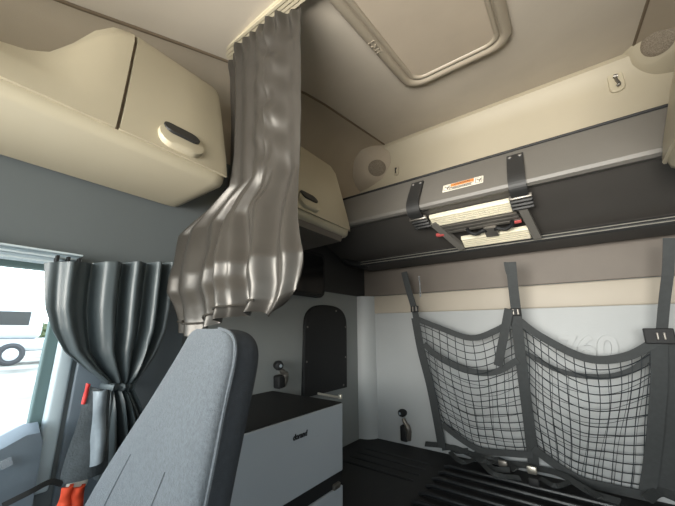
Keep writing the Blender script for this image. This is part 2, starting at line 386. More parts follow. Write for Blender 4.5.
bm = BM(); prof = [(1.50, 2.12), (1.384, 1.966), (1.72, 1.846), (1.735, 1.835), (1.93, 1.835), (1.93, 1.98), (1.56, 2.14)]
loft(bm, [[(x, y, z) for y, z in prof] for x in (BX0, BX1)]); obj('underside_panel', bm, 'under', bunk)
bm = BM(); prof = [(1.90, 1.834), (1.712, 1.838), (1.704, 1.830), (1.704, 1.823), (1.712, 1.821), (1.712, 1.817), (1.704, 1.815), (1.704, 1.808), (1.714, 1.800), (1.90, 1.800)]
loft(bm, [[(x, y, z) for y, z in prof] for x in (BX0 + 0.10, BX1 - 0.02)]); rail = obj('rail', bm, 'dark', bunk)
for zz in (1.8265, 1.8115):
    bm = BM(); tube(bm, [(BX0 + 0.14, 1.7035, zz), (BX1 - 0.02, 1.7035, zz)], 0.0022, 6); obj('rail_highlight', bm, 'alu', rail, True)  # thin bright tubes draw metal highlights on the dark rail
bm = BM(); tube(bm, smooth_path([(BX0 + 0.01, 1.70, 1.86), (BX0 + 0.06, 1.715, 1.83), (BX0 + 0.17, 1.735, 1.81)], 6), 0.024, 10); obj('rail_end', bm, 'black', bunk, True)
# lip surface frame
def on_lip(px, py):
    """point where the pixel's ray meets the sloping lip face"""
    a = LT; b = LB; n_ = Vector((1, 0, 0)).cross(b - a).normalized()
    d = ray(px, py); t = (a - CAM).dot(n_) / d.dot(n_); return CAM + d * t
LU = (LT - LB).normalized(); LN = Vector((0, -LU.z, LU.y)); LX = Vector((1, 0, 0))
# warning label
c = on_lip(462.5, 184.5) + LN * 0.0015; hw = (on_lip(482, 179) - on_lip(442, 189)).length / 2
bm = BM(); frame_box(bm, c, LX, LU, LN, hw, 0.024, 0.001); lab = obj('warning_label', bm, 'white', bunk)
bm = BM(); frame_box(bm, c + LU * 0.011 + LN * 0.0014 - LX * 0.002, LX, LU, LN, hw * 0.58, 0.010, 0.0008); obj('warning_band', bm, 'label_orange', lab)
text_part('warning_word', 'WARNING', 0.015, c + LU * 0.011 + LN * 0.0026 - LX * 0.002, LX, LU, 0.0003, 'ink', lab)
bm = BM()
for k in range(4): frame_box(bm, c - LU * (0.004 + 0.005 * k) + LN * 0.0014 - LX * (0.004 + 0.005 * (k % 2)), LX, LU, LN, hw * (0.6 - 0.06 * (k % 3)), 0.0012, 0.0004)
obj('text_lines', bm, 'ink', lab)
for s in (-1, 1):
    bm = BM(); q = c + LX * s * hw * 0.79 + LN * 0.0014
    ring = [q + LX * a * 1.0 + LU * b for a, b in rrect(0.028, 0.036, 0.004)]; ring2 = [q + LX * a + LU * b for a, b in rrect(0.024, 0.032, 0.003)]
    for i in range(len(ring)):
        j = (i + 1) % len(ring); bm.faces.new([bm.verts.new(v) for v in (ring[i], ring[j], ring2[j], ring2[i])])
    tube(bm, [q + LX * -0.008 + LU * 0.008, q + LX * 0.0 - LU * 0.002, q + LX * 0.009 + LU * 0.006, q + LX * 0.003 - LU * 0.012], 0.002, 5)
    obj('pictogram', bm, 'ink', lab)
# brackets with straps that hold the ladder
for (ax, ay, bx_, by_) in ((416.5, 191, 418.5, 222), (515, 157, 522, 200)):
    top = on_lip(ax, ay); w = 0.062
    xx = top.x
    bm = BM(); pth = [Vector((xx, 0, 0)) + LT - LU * 0.032 + LN * 0.007, Vector((xx, 0, 0)) + LB.lerp(LT, 0.5) + LN * 0.009, Vector((xx, 0, 0)) + LB + LN * 0.010, Vector((xx, 1.345, 1.945)), Vector((xx, 1.385, 1.925))]
    ribbon(bm, smooth_path(pth, 5), w, 0.010, (0, -1, -0.6)); st = obj('strap_bracket', bm, 'dark', bunk)
    for s in (-1, 1):
        bm = BM(); lathe(bm, Vector((xx + s * 0.019, 0, 0)) + LT - LU * 0.052 + LN * 0.012, LN, [(0.0, 0), (0.007, 0.0), (0.007, 0.004), (0.003, 0.006), (0, 0.006)], 10); obj('screw', bm, 'steel', st)
    for k in range(4):
        bm = BM(); yb = 1.40 + 0.022 * k; zb = 1.945 - (yb - 1.40) * 0.35 - 0.018; box(bm, (xx - 0.042, yb - 0.012, zb - 0.012), (xx + 0.042, yb + 0.004, zb + 0.008), 0.005, 2); obj('buckle_rib', bm, 'alu_dark' if k == 0 else 'dark', st, True)

# ------------------------------------------------------------------ folding ladder stowed under the bunk
lad = thing('folding_ladder', 'folded aluminium ladder with pale ribbed treads strapped under the upper bunk', 'ladder', at_Y(478, 245, 1.62))
def tread(tl, tr, bl, br, Y0, Y1, name='tread'):
    a = at_Y(*tl, Y0); b = at_Y(*tr, Y0); c_ = at_Y(*bl, Y1); d_ = at_Y(*br, Y1)
    z0 = (a.z + b.z) / 2; z1 = (c_.z + d_.z) / 2
    a = Vector((a.x, Y0, z0)); b = Vector((b.x, Y0, z0)); c_ = Vector((a.x, Y1, z1)); d_ = Vector((b.x, Y1, z1))
    n_ = (b - a).cross(c_ - a).normalized()
    if n_.z > 0: n_ = -n_
    u = (b - a).normalized(); v = (c_ - a); L = v.length; v.normalize()
    bm = BM(); frame_box(bm, (a + d_) / 2 - n_ * 0.010, u, v, n_, (b - a).length / 2, L / 2, 0.010, 0.002)
    for k in range(5): frame_box(bm, (a + b) / 2 + v * L * (k + 0.5) / 5 + n_ * 0.002, u, v, n_, (b - a).length / 2 - 0.003, L / 15, 0.003)
    obj(name, bm, 'tread', lad)
    return a, b, c_, d_, n_
T1 = tread((429, 220.5), (516, 197), (431, 229.5), (518, 207), 1.425, 1.488)
T2 = tread((461, 241), (528.5, 226.5), (461, 250), (530, 235.5), 1.605, 1.672)
FD = (T2[0] - T1[0]); FD.x = 0; FD.normalize()          # direction down the folded ladder
FN = Vector((0, -abs(FD.z), -abs(FD.y))).normalized()     # away from the bunk
for s, A, B in ((-1, T1[2] + Vector((0.006, 0, 0)), T2[2] + Vector((-0.014, 0, 0))), (1, T1[3] + Vector((0.012, 0, 0)), T2[3] + Vector((0.024, 0, 0)))):
    A = A - FD * 0.03; bm = BM(); ribbon(bm, [A + FN * 0.0, A.lerp(B, 0.5), B], 0.032, 0.026, FN); obj('side_rail', bm, 'lip', lad)
for k in range(3):
    c = (T1[2] + T1[3]) / 2 + FD * (0.014 + 0.022 * k) + FN * 0.002; hwid = (T1[3].x - T1[2].x) / 2
    bm = BM(); frame_box(bm, c + Vector((0.004 * k, 0, 0)), LX, FD, FN, hwid - 0.012, 0.008, 0.008, 0.003, 2); obj('cross_bar', bm, 'alu_dark', lad, True)
for x in (T1[2].x + 0.012, T1[3].x - 0.022):
    c = (T1[2] + T1[3]) / 2 + FD * 0.062 + FN * 0.008; c.x = x
    bm = BM(); frame_box(bm, c, LX, FD, FN, 0.020, 0.008, 0.008, 0.003, 2); obj('red_cap', bm, 'cap_red', lad, True)
xc = (T2[0].x + T2[1].x) / 2; cc = (T2[0] + T2[1]) / 2 - FD * 0.055 + FN * 0.006
for s in (-1, 1):
    q = lambda x, d, h: cc + LX * s * x + FD * d + FN * h
    bm = BM(); tube(bm, smooth_path([q(0.018, 0.012, 0.004), q(0.03, -0.006, 0.012), q(0.062, 0.006, 0.016), q(0.090, -0.008, 0.012), q(0.096, -0.028, 0.004)], 5), 0.0085, 8); obj('catch', bm, 'black', lad, True)
bm = BM(); frame_box(bm, cc + FD * 0.02, LX, FD, FN, 0.028, 0.034, 0.012, 0.005, 2); obj('hinge_block', bm, 'alu_dark', lad, True)

# ------------------------------------------------------------------ rear cornice fittings
def pod(label, x, s, group=None):
    root = thing('corner_speaker', label, 'speaker', (x, YR - 0.05, 2.58))
    n_ = Vector((s * 0.62, -0.62, -0.48)).normalized(); up = Vector((0, 0, 1)); u = n_.cross(up).normalized(); v = u.cross(n_).normalized()
    return root, n_, u, v
for label, px, py, s, K in (('round grey speaker in the left rear corner of the headliner', 377, 168, 1, 0.95), ('perforated round speaker in the right rear corner beside the cabinet', 658, 41, -1, 0.95)):
    Yp = 1.90 if s > 0 else 1.84; ctr = at_Y(px, py, Yp); root, n_, u, v = pod(label, ctr.x, s)
    root.location = ctr
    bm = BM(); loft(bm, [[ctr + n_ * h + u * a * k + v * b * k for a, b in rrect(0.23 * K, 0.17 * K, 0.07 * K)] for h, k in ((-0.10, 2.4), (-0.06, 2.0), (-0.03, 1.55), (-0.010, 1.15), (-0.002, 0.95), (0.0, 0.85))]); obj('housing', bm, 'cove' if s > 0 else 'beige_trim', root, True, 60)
    bm = BM(); lathe(bm, ctr + n_ * 0.002, n_, [(0, 0.0), (0.072 * K, 0.0), (0.064 * K, 0.004), (0.05 * K, 0.006), (0, 0.007)], 32)
    for q in bm.verts:
        w = q.co - ctr; q.co = ctr + w - v * w.dot(v) * 0.12
    obj('grille', bm, 'grille', root, True)
def hook_plate(label, px, py, big):
    p = at_Y(px, py, YR - 0.048)
    root = thing('coat_hook', label, 'hook', p)
    k = 1.0 if big else 0.6
    bm = BM(); loft(bm, [[p + Vector((a * k * f, -h, b * k * f)) for a, b in rrect(0.062, 0.115, 0.026)] for h, f in ((-0.012, 1), (0.004, 1), (0.008, 0.92))]); obj('plate', bm, 'beige' if big else 'beige_trim', root, True)
    bm = BM()
    tube(bm, [p + Vector((-0.008 * k, -0.012, 0.028 * k)), p + Vector((0.010 * k, -0.012, 0.024 * k))], 0.010 * k, 8)
    tube(bm, smooth_path([p + Vector((0.002, -0.010, 0.03 * k)), p + Vector((0.0, -0.020, 0.0)), p + Vector((0.006 * k, -0.026, -0.03 * k)), p + Vector((-0.004 * k, -0.02, -0.036 * k))], 5), 0.007 * k, 8)
    obj('hook', bm, 'alu_dark' if big else 'dark', root, True)
hook_plate('cream plate with a metal hook on the rear panel near the right corner', 616, 82, True)
hook_plate('small dark hook on the rear panel beside the left corner speaker', 396.5, 171, False)

# ------------------------------------------------------------------ roof hatch
hA, hB = at_C(409, 90), at_C(515, 41)
hx0, hx1 = hA.x, hB.x; hy1 = (hA.y + hB.y) / 2; hy0 = hy1 - 0.95
hatch = thing('roof_hatch', 'rounded rectangular taupe roof hatch in the headliner', 'hatch', ((hx0 + hx1) / 2, (hy0 + hy1) / 2, ceil_z((hy0 + hy1) / 2)))
CN = Vector((0, CEILS, -1)).normalized(); CY = Vector((0, 1, CEILS)).normalized()
hc = Vector(((hx0 + hx1) / 2, (hy0 + hy1) / 2, ceil_z((hy0 + hy1) / 2))); hw_, hl_ = hx1 - hx0, (hy1 - hy0)
def hring(ins, h, r): return [hc + Vector((a, 0, 0)) + CY * b + CN * h for a, b in rrect(hw_ - 2 * ins, hl_ - 2 * ins, r, 8)]
def ring_part(name, prof, m, parent):
    bm = BM(); loft(bm, [hring(*q) for q in prof], caps=False); return obj(name, bm, m, parent, True, 60)
fr = ring_part('frame', [(0.0, -0.005, 0.10), (0.0, 0.008, 0.10), (0.006, 0.016, 0.095), (0.022, 0.022, 0.085), (0.038, 0.019, 0.075), (0.044, 0.005, 0.07), (0.050, 0.005, 0.068), (0.052, 0.012, 0.066), (0.060, 0.014, 0.06), (0.068, 0.010, 0.055), (0.070, -0.005, 0.053)], 'frame', hatch)
bm = BM(); loft(bm, [hring(0.066, 0.004, 0.045), hring(0.066, -0.004, 0.045)]); obj('hatch_panel', bm, mat('hatch_panel', (186, 173, 155), 0.8, var=0.04), hatch)
text_part('embossed_letters', 'EXIT', 0.045, hc + Vector((-hw_ / 2 + 0.022, 0, 0)) + CY * (at_C(371, 46).y - hc.y) + CN * 0.0205, CY, (1, 0, 0), 0.002, 'frame', fr)

# ------------------------------------------------------------------ divider curtain and its track
CY0 = 0.605
trk = thing('curtain_track', 'pale ribbed ceiling track across the cab carrying the tall divider curtain', 'curtain track', (XM, CY0, ceil_z(CY0) - 0.02))
bm = BM()
for k in range(4): box(bm, (SL - 0.06, CY0 - 0.024 + 0.013 * k, ceil_z(CY0) - 0.030), (SR + 0.02, CY0 - 0.015 + 0.013 * k, ceil_z(CY0) + 0.004))
box(bm, (SL - 0.06, CY0 - 0.026, ceil_z(CY0) - 0.020), (SR + 0.02, CY0 + 0.026, ceil_z(CY0) + 0.012)); obj('channel', bm, 'beige', trk)
rows = [(225, 299.5, -60), (226, 299.5, 30), (227, 299.5, 100), (225, 299, 150), (220, 299, 180), (196, 298, 207), (184, 297, 220), (179, 297, 245), (173, 298, 268), (170, 298, 285), (175, 296, 300), (178, 292, 318), (178, 285, 331), (180, 272, 345)]
R3 = []
for l, r, y in rows:
    if y > 190: l -= 6
    r -= 5.5
    cyr = CY0 - 0.085 * max(0.0, min(1.0, (y - 185) / 80))
    a = at_Y(l, y, cyr); b = at_Y(r, y, cyr); R3.append((a.x, b.x, (a.z + b.z) / 2, cyr))
def row_at(z):
    for (a0, b0, z0, y0), (a1, b1, z1, y1) in zip(R3, R3[1:]):
        if z1 <= z <= z0:
            t = (z - z0) / (z1 - z0); return a0 + (a1 - a0) * t, b0 + (b1 - b0) * t, y0 + (y1 - y0) * t
    q = R3[-1] if z < R3[-1][2] else R3[0]; return q[0], q[1], q[3]
ztop = ceil_z(CY0) - 0.034; zbot = R3[-1][2]
def hump(x): return 1 - abs(math.sin(PI * x)) ** 0.75           # sharp ridge at whole numbers
PLEATS = [(-0.1, 0.0), (0.0, 0.0), (0.05, 0.022), (0.13, 0.002), (0.23, 0.026), (0.35, 0.000), (0.45, 0.024), (0.515, -0.006), (0.57, 0.034), (0.62, 0.014), (0.68, -0.018), (0.75, 0.012), (0.80, 0.034), (0.88, 0.000), (0.95, 0.026), (1.0, 0.004), (1.1, 0.0)]
def pleat(u):
    for (u0, d0), (u1, d1) in zip(PLEATS, PLEATS[1:]):
        if u <= u1:
            t = max(0, min(1, (u - u0) / (u1 - u0))); t = t * t * (3 - 2 * t); return d0 + (d1 - d0) * t
    return 0
def curtain_pt(u, z):
    a, b, ybase = row_at(z); t = (ztop - z) / (ztop - zbot)
    flare = max(0.0, min(1.0, (t - 0.46) / 0.28)); flare = flare * flare * (3 - 2 * flare)
    y = ybase + 0.012
    top = 0.016 * hump(2.3 * u + 0.35 + 0.12 * math.sin(3 * t + u)) + 0.022 * math.sin(PI * u) + 0.004 * math.sin(2 * PI * (5.3 * u + 0.2 * math.sin(5 * t)))
    top += 0.010 * math.exp(-((t - 0.02) / 0.04) ** 2) * math.sin(2 * PI * 9 * u)
    k = max(0, (t - 0.5) / 0.5)
    low = 1.15 * pleat(u + 0.05 * (1 - k) * (0.75 - u) + 0.012 * math.sin(9 * t))
    du = (u - 0.68) / 0.085; tt = (t - 0.66) / 0.025              # rounded top of the arched pleat
    if t < 0.85: low += 0.030 * math.exp(-(du / 1.0) ** 4) * (1 - 1 / (1 + math.exp(-max(-30, min(30, tt - 2.0 * du * du)))))
    low += 0.006 * math.sin(11 * t + 14 * u) * math.sin(5 * u + 2) + 0.003 * math.sin(31 * t + 17 * u)
    top += (0.006 * math.sin(38 * t + 9 * u) + 0.005 * math.sin(67 * t - 14 * u)) * math.exp(-((u - 0.70) / 0.20) ** 2)
    y -= top * (1 - 0.8 * flare) + low * flare
    y += 0.02 * (2 * u - 1) ** 2
    zz = z; f = (z - zbot) / 0.26
    if f < 1:                                                     # uneven lower edge
        lift = 0.0 + 0.15 * max(0, u - 0.35) + 0.010 * math.sin(2 * PI * (1.6 * u + 0.35)) * (u > 0.2)
        lift -= 0.03 * math.exp(-((u - 0.93) / 0.06) ** 2)
        zz = z + lift * (1 - f)
    return Vector((a + (b - a) * u, y, zz))
cur = thing('divider_curtain', 'tall gathered grey satin curtain hanging from the ceiling track behind the seat', 'curtain', (-0.9, CY0, zbot))
bm = BM(); NU, NV = 150, 110
def cloth(bm, fn, NU, NV, z0, z1, thick=0.004, yax=1):
    F = []; 
    for j in range(NV + 1):
        z = z0 + (z1 - z0) * j / NV; F.append([bm.verts.new(fn(i / NU, z)) for i in range(NU + 1)])
    for j in range(NV):
        for i in range(NU): bm.faces.new((F[j][i], F[j][i + 1], F[j + 1][i + 1], F[j + 1][i]))
    bmesh.ops.recalc_face_normals(bm, faces=bm.faces)
    bmesh.ops.solidify(bm, geom=list(bm.faces), thickness=thick)
cloth(bm, curtain_pt, NU, NV, ztop, zbot + 0.03); obj('curtain_fabric', bm, 'curtain', cur, True, 80)
bm = BM()
hem = [curtain_pt(i / 60, zbot + 0.065) + Vector((0, -0.006, 0)) for i in range(3, 50)]
tube(bm, hem, 0.0035, 6); obj('hem_seam', bm, 'curtain', cur, True)

# ------------------------------------------------------------------ side window curtain
WX = XL + 0.075
wt = thing('window_curtain_track', 'thin pale curtain track above the left side window', 'curtain track', (XL, 0.1, 1.62))
a = at_X(0, 246, XL + 0.03); b = at_X(80, 266, XL + 0.03)
bm = BM()
zt = a.z * 0.5 + b.z * 0.5
for k in range(3): box(bm, (XL + 0.001, -0.7, zt + 0.014 - 0.014 * k), (XL + 0.045 - 0.006 * k, b.y, zt + 0.020 - 0.014 * k), 0.002)
box(bm, (XL, -0.7, zt - 0.016), (XL + 0.02, b.y, zt + 0.02)); obj('channel', bm, 'pale', wt)
for yy in (b.y - 0.06, b.y - 0.035, b.y - 0.01):
    bm = BM(); box(bm, (XL + 0.03, yy - 0.003, zt - 0.012), (XL + 0.058, yy + 0.003, zt + 0.006)); obj('runner', bm, 'black', wt)
wrows = [(45, 176, 263), (44, 174, 285), (44, 172, 308), (50, 168, 330), (62, 158, 352), (82, 146, 368), (100, 136, 380), (107, 131, 386), (106, 134, 396), (104, 140, 412), (102, 148, 435), (98, 158, 462), (96, 150, 480)]
WR = []
for l, r, y in wrows:
    p = at_X(l, y, WX); q = at_X(r, y, WX); WR.append((p.y, q.y, p.z, q.z))
def wc_pt(u, v):
    k = v * (len(WR) - 1); i = min(int(k), len(WR) - 2); t = k - i
    a0, b0, za, zb = [WR[i][m_] * (1 - t) + WR[i + 1][m_] * t for m_ in range(4)]
    tie = math.exp(-((v - 0.585) / 0.10) ** 2)
    amp = 0.020 * (1 - 0.45 * tie)
    x = WX + 1.2 * amp * math.sin(2 * PI * (4.6 * u ** 1.5 + 0.12 * math.sin(4 * v))) + 0.006 * math.sin(2 * PI * 9 * u + 6 * v) + 0.02 * (1 - tie) * math.sin(PI * u)
    return Vector((x, a0 + (b0 - a0) * u, za + (zb - za) * u))
wc = thing('window_curtain', 'grey satin curtain gathered and tied back beside the left window', 'curtain', (WX, 0.4, 0.9))
bm = BM(); cloth(bm, lambda u, v: wc_pt(u, v), 96, 70, 0, 1, 0.003); obj('curtain_fabric', bm, 'wcurtain', wc, True, 80)
ty = [wc_pt(u / 12, 0.585) for u in range(13)]
loop = [q + Vector((0.018, 0, 0)) for q in ty] + [q + Vector((-0.03, 0, 0)) for q in reversed(ty)]
bm = BM(); tube(bm, loop, 0.011, 8, closed=True); obj('tie_strap', bm, 'wcurtain', wc, True)

# ------------------------------------------------------------------ passenger seat
seat = thing('passenger_seat', 'grey cloth high-back passenger seat below the divider curtain', 'seat', (-0.64, 0.1, 0))
SX = -0.64
prof = [(1.402, 0.045, 0.05), (1.397, 0.070, 0.075), (1.386, 0.088, 0.095), (1.365, 0.100, 0.115), (1.33, 0.115, 0.13), (1.26, 0.140, 0.14), (1.18, 0.178, 0.15), (1.08, 0.222, 0.155), (0.96, 0.255, 0.16), (0.82, 0.265, 0.165), (0.68, 0.265, 0.17), (0.56, 0.25, 0.17)]
def seatY(z): return 0.395 + (z - 1.40) * 0.30
def sec(z, w, t, n=28):
    out = []
    for k in range(n):
        a = 2 * PI * k / n; c, s = math.cos(a), math.sin(a)
        ex = 0.62
        wk = w * (1 - (0.22 + 0.30 * min(1, max(0, (1.40 - z) / 0.25))) * (0.5 + 0.5 * s) ** 1.2)
        x = SX - 0.055 * min(1, max(0, (1.36 - z) / 0.3)) + wk * math.copysign(abs(c) ** ex, c); y = seatY(z) + t / 2 + t / 2 * math.copysign(abs(s) ** ex, s)
        if s < 0: y -= 0.012 * abs(c) ** 3                      # slight side bolsters
        out.append((x, y, z))
    return out
n = 28
rings = [sec(*q, n) for q in prof]
bm = BM(); R_ = [[bm.verts.new(p) for p in r] for r in rings]
front = set(range(15, 27))                                    # quads on the front face
FF, BF = [], []
for a, b in zip(R_, R_[1:]):
    for i in range(n):
        j = (i + 1) % n; f = bm.faces.new((a[i], a[j], b[j], b[i])); (FF if i in front else BF).append(f)
BF.append(bm.faces.new(R_[0])); BF.append(bm.faces.new(R_[-1][::-1]))
bm2 = bm.copy()
bm.faces.ensure_lookup_table(); bm2.faces.ensure_lookup_table()
fi = {f.index for f in FF}
bm.faces.index_update(); bm2.faces.index_update()
fi = [k for k, f in enumerate(bm.faces) if f in set(FF)]
fs = set(fi)
bmesh.ops.delete(bm2, geom=[f for k, f in enumerate(bm2.faces) if k in fs], context='FACES')
bmesh.ops.delete(bm, geom=[f for f in bm.faces if f not in set(FF)], context='FACES')
ob = obj('backrest', bm, 'seat', seat, True, 80); md = ob.modifiers.new('sub', 'SUBSURF'); md.levels = md.render_levels = 2
ob = obj('back_shell', bm2, 'seat_side', seat, True, 80); md = ob.modifiers.new('sub', 'SUBSURF'); md.levels = md.render_levels = 2
for i in (27,):
    bm = BM(); tube(bm, smooth_path([Vector(r[i]) + Vector((0, -0.001, 0)) for r in rings], 4), 0.004, 6); obj('piping', bm, 'seat', seat, True)
for s, w in ((1, 0.09), (-1, 0.09)):
    bm = BM(); tube(bm, smooth_path([Vector((SX - 0.055 * min(1, max(0, (1.36 - z) / 0.3)) + s * w * (0.55 + 0.9 * (1.40 - z)), seatY(z) + 0.0005, z)) for z in (1.16, 1.1, 1.03, 0.96, 0.84, 0.7)], 4), 0.0010, 6); obj('stitch_seam', bm, 'seat', seat, True)
bm = BM(); vs = box(bm, (SX - 0.25, -0.20, 0.44), (SX + 0.25, 0.22, 0.58), 0.05, 4); obj('seat_cushion', bm, 'seat', seat, True)
bm = BM(); box(bm, (SX - 0.2, -0.12, 0.0), (SX + 0.2, 0.22, 0.45), 0.03, 2); obj('pedestal', bm, 'black', seat)

# ------------------------------------------------------------------ vest hanging between seat and window
VX = XL + 0.135
vest = thing('hanging_vest', 'dark grey vest with a silver stripe and red edging hanging under the tied curtain', 'vest', at_X(80, 470, VX))
def sheet(name, pix, X, m, parent, th=0.012, bulge=0.012, nsub=10):
    a, b, c_, d_ = [at_X(px, py, X) for px, py in pix]            # tl, tr, br, bl
    bm = BM(); F = []
    for j in range(nsub + 1):
        v = j / nsub; row = []
        for i in range(nsub + 1):
            u = i / nsub; p = a.lerp(b, u).lerp(d_.lerp(c_, u), v)
            p.x += bulge * math.sin(PI * u) + 0.35 * bulge * math.sin(7 * v + 3 * u); row.append(bm.verts.new(p))
        F.append(row)
    for j in range(nsub):
        for i in range(nsub): bm.faces.new((F[j][i], F[j][i + 1], F[j + 1][i + 1], F[j + 1][i]))
    bmesh.ops.recalc_face_normals(bm, faces=bm.faces); bmesh.ops.solidify(bm, geom=list(bm.faces), thickness=th)
    return obj(name, bm, m, parent, True, 80)
sheet('vest_body', ((89, 386), (106, 390), (104, 470), (59, 484)), VX, 'vest', vest)
sheet('reflective_stripe', ((95, 391), (105, 389), (102, 458), (91, 466)), VX + 0.022, 'silver', vest, 0.006, 0.012)
sheet('red_edging', ((87, 383), (89.5, 384), (84, 404), (82, 404)), VX + 0.018, 'red', vest, 0.003, 0.003)
sheet('inner_lining', ((72, 474), (88, 470), (84, 484), (66, 488)), VX - 0.004, 'white', vest, 0.008, 0.006)
for l, r in ((65, 70), (75, 82)):
    sheet('orange_strap', ((l, 487), (r, 484), (r - 4, 514), (l - 8, 514)), VX + 0.01, 'orange', vest, 0.008, 0.008)
bm = BM(); ribbon(bm, smooth_path([at_X(2, 506, XL + 0.16), at_X(30, 492, XL + 0.16), at_X(50, 482, XL + 0.15), at_X(62, 484, XL + 0.15)], 6), 0.011, 0.006, (1, 0, 0.6))
tag(obj('seat_belt', bm, 'black'), 'black webbing strap looped at the bottom left by the door', 'strap')

# ------------------------------------------------------------------ fridge cabinet behind the seat
FX, FY0, FY1, FZ1 = -0.80, 0.60, 1.13, 1.125
fp = at_X(343, 402, FX); FY1, FZ1 = fp.y, fp.z
fr_ = thing('fridge_cabinet', 'grey fronted fridge cabinet with a black top behind the passenger seat', 'cabinet', ((FX + XL) / 2, 0.8, 0))
bm = BM(); box(bm, (XL + 0.005, FY0, 0.0), (FX - 0.02, FY1, FZ1 - 0.03)); obj('carcass', bm, 'black', fr_)
bm = BM(); box(bm, (XL + 0.005, FY0 - 0.005, FZ1 - 0.03), (FX - 0.004, FY1, FZ1), 0.004); obj('worktop', bm, 'black', fr_)
zd = at_X(343, 470, FX).z
bm = BM(); box(bm, (FX - 0.02, FY0, zd), (FX, FY1 - 0.002, FZ1 - 0.004), 0.004); dr = obj('fridge_door', bm, 'fridge', fr_)
zl = at_X(343, 484, FX).z
bm = BM(); box(bm, (FX - 0.03, FY0, zl), (FX - 0.006, FY1 - 0.002, zd - 0.002)); obj('latch_rail', bm, 'black', fr_)
bm = BM(); box(bm, (FX - 0.02, FY0, 0.12), (FX, FY1 - 0.002, zl - 0.002), 0.004); obj('drawer', bm, 'fridge', fr_)
bm = BM(); q = at_X(337, 488, FX); box(bm, (FX - 0.012, q.y - 0.02, q.z - 0.004), (FX + 0.004, q.y + 0.02, q.z + 0.016), 0.004); obj('latch', bm, 'alu_dark', fr_, True)
text_part('maker_lettering', 'dorand', 0.024, at_X(300, 435.5, FX) + Vector((0.001, 0, 0)), (0, 1, 0), (0, 0, 1), 0.001, 'black', dr, 0.15, 0.0010)
bm = BM(); a = at_Z(318, 393.5, FZ1 + 0.006); b = at_Z(340.5, 397.5, FZ1 + 0.006)
tube(bm, [a, b], 0.005, 8); box(bm, b - Vector((0.010, 0.006, 0.006)), b + Vector((0.006, 0.006, 0.012)), 0.002); obj('end_bar', bm, 'alu', fr_, True)

# ------------------------------------------------------------------ left wall fittings
LXW = XL + 0.014
bm = BM(); a = at_X(303, 402, LXW); b = at_X(347, 305, LXW)
y0, y1, z0 = a.y, at_X(347, 350, LXW).y, 1.05; zt = b.z; ym = (y0 + y1) / 2; rr = (y1 - y0) / 2
zt = at_X(325, 305, LXW).z; rz = 0.13
out = [(y0, z0), (y1, z0)] + [(ym + rr * math.copysign(abs(math.cos(t)) ** 0.75, math.cos(t)), zt - rz + rz * math.sin(t) ** 0.75 if math.sin(t) > 0 else zt - rz) for t in [PI * k / 20 for k in range(21)]]
arch = thing('arched_panel', 'black arch-topped cover panel on the left wall behind the fridge cabinet', 'panel', (XL, ym, z0))
loft(bm, [[(XL - 0.002, y, z) for y, z in out], [(XL + 0.012, y, z) for y, z in out], [(XL + 0.016, ym + (y - ym) * 0.97, z0 + (z - z0) * 0.985) for y, z in out]]); obj('cover', bm, 'black', arch)
for px, py in ((306, 327), (336, 311), (346, 327), (305, 362), (346, 357), (343.5, 385)):
    q = at_X(px, py, XL + 0.016); q.y = min(max(q.y, y0 + 0.02), y1 - 0.02)
    bm = BM(); lathe(bm, q, (1, 0, 0), [(0, 0), (0.006, 0), (0.005, 0.003), (0, 0.004)], 10); obj('screw', bm, 'alu_dark', arch)
# screen under the second cabinet
a = at_X(323, 298, XL + 0.03); y1 = at_X(324, 270, XL + 0.03).y; z0 = a.z; z1 = 1.85; y0 = 0.98
scr = thing('wall_screen', 'black glossy screen on the left wall under the short cream cabinet', 'screen', (XL, (y0 + y1) / 2, z0))
bm = BM(); loft(bm, [[(XL + h, (y0 + y1) / 2 + p_ * k, (z0 + z1) / 2 + q_ * k) for p_, q_ in rrect(y1 - y0, z1 - z0, 0.04)] for h, k in ((0.0, 1.0), (0.034, 1.0), (0.04, 0.985))]); obj('bezel', bm, 'black', scr)
bm = BM(); prism(bm, [(XL + 0.040, (y0 + y1) / 2 + p_, (z0 + z1) / 2 + q_) for p_, q_ in rrect(y1 - y0 - 0.04, z1 - z0 - 0.04, 0.03)], (0.002, 0, 0)); obj('glass_face', bm, 'gloss', scr)
# flexible reading lamps
def gooseneck(label, base, top, n_):
    base = Vector(base); top = Vector(top); n_ = Vector(n_)
    root = thing('reading_lamp', label, 'lamp', base)
    H = (top - base).length; u = (top - base).normalized()
    bm = BM(); frame_box(bm, base + u * H * 0.28, n_.cross(u).normalized(), u, n_, 0.022, H * 0.28, 0.022, 0.008, 3); obj('base', bm, 'black', root, True)
    bm = BM(); s = n_.cross(u).normalized()
    tube(bm, smooth_path([base + s * -0.022 + u * H * 0.08, base + s * -0.030 + u * H * 0.45 + n_ * 0.012, base + s * -0.010 + u * H * 0.70 + n_ * 0.015, top - u * 0.03 + n_ * 0.012], 5), [0.018] * 8 + [0.012] * 8, 10); obj('stem', bm, 'alu_dark', root, True)
    bm = BM(); lathe(bm, top - n_ * 0.018, (n_ + s * 0.4).normalized(), [(0, 0), (0.016, 0.0), (0.021, 0.012), (0.023, 0.03), (0.019, 0.044), (0.012, 0.048), (0, 0.048)], 16); hd = obj('lamp_head', bm, 'black', root, True)
    bm = BM(); lathe(bm, top + n_ * 0.026 + s * 0.014, (n_ + s * 0.4).normalized(), [(0, 0), (0.008, 0.0), (0.007, 0.005), (0, 0.006)], 12); obj('lens', bm, 'silver', hd, True)
gooseneck('small black reading lamp on the rear wall left of the net', at_Y(405, 441, YR - 0.04), at_Y(404, 413, YR - 0.04), (0, -1, 0))
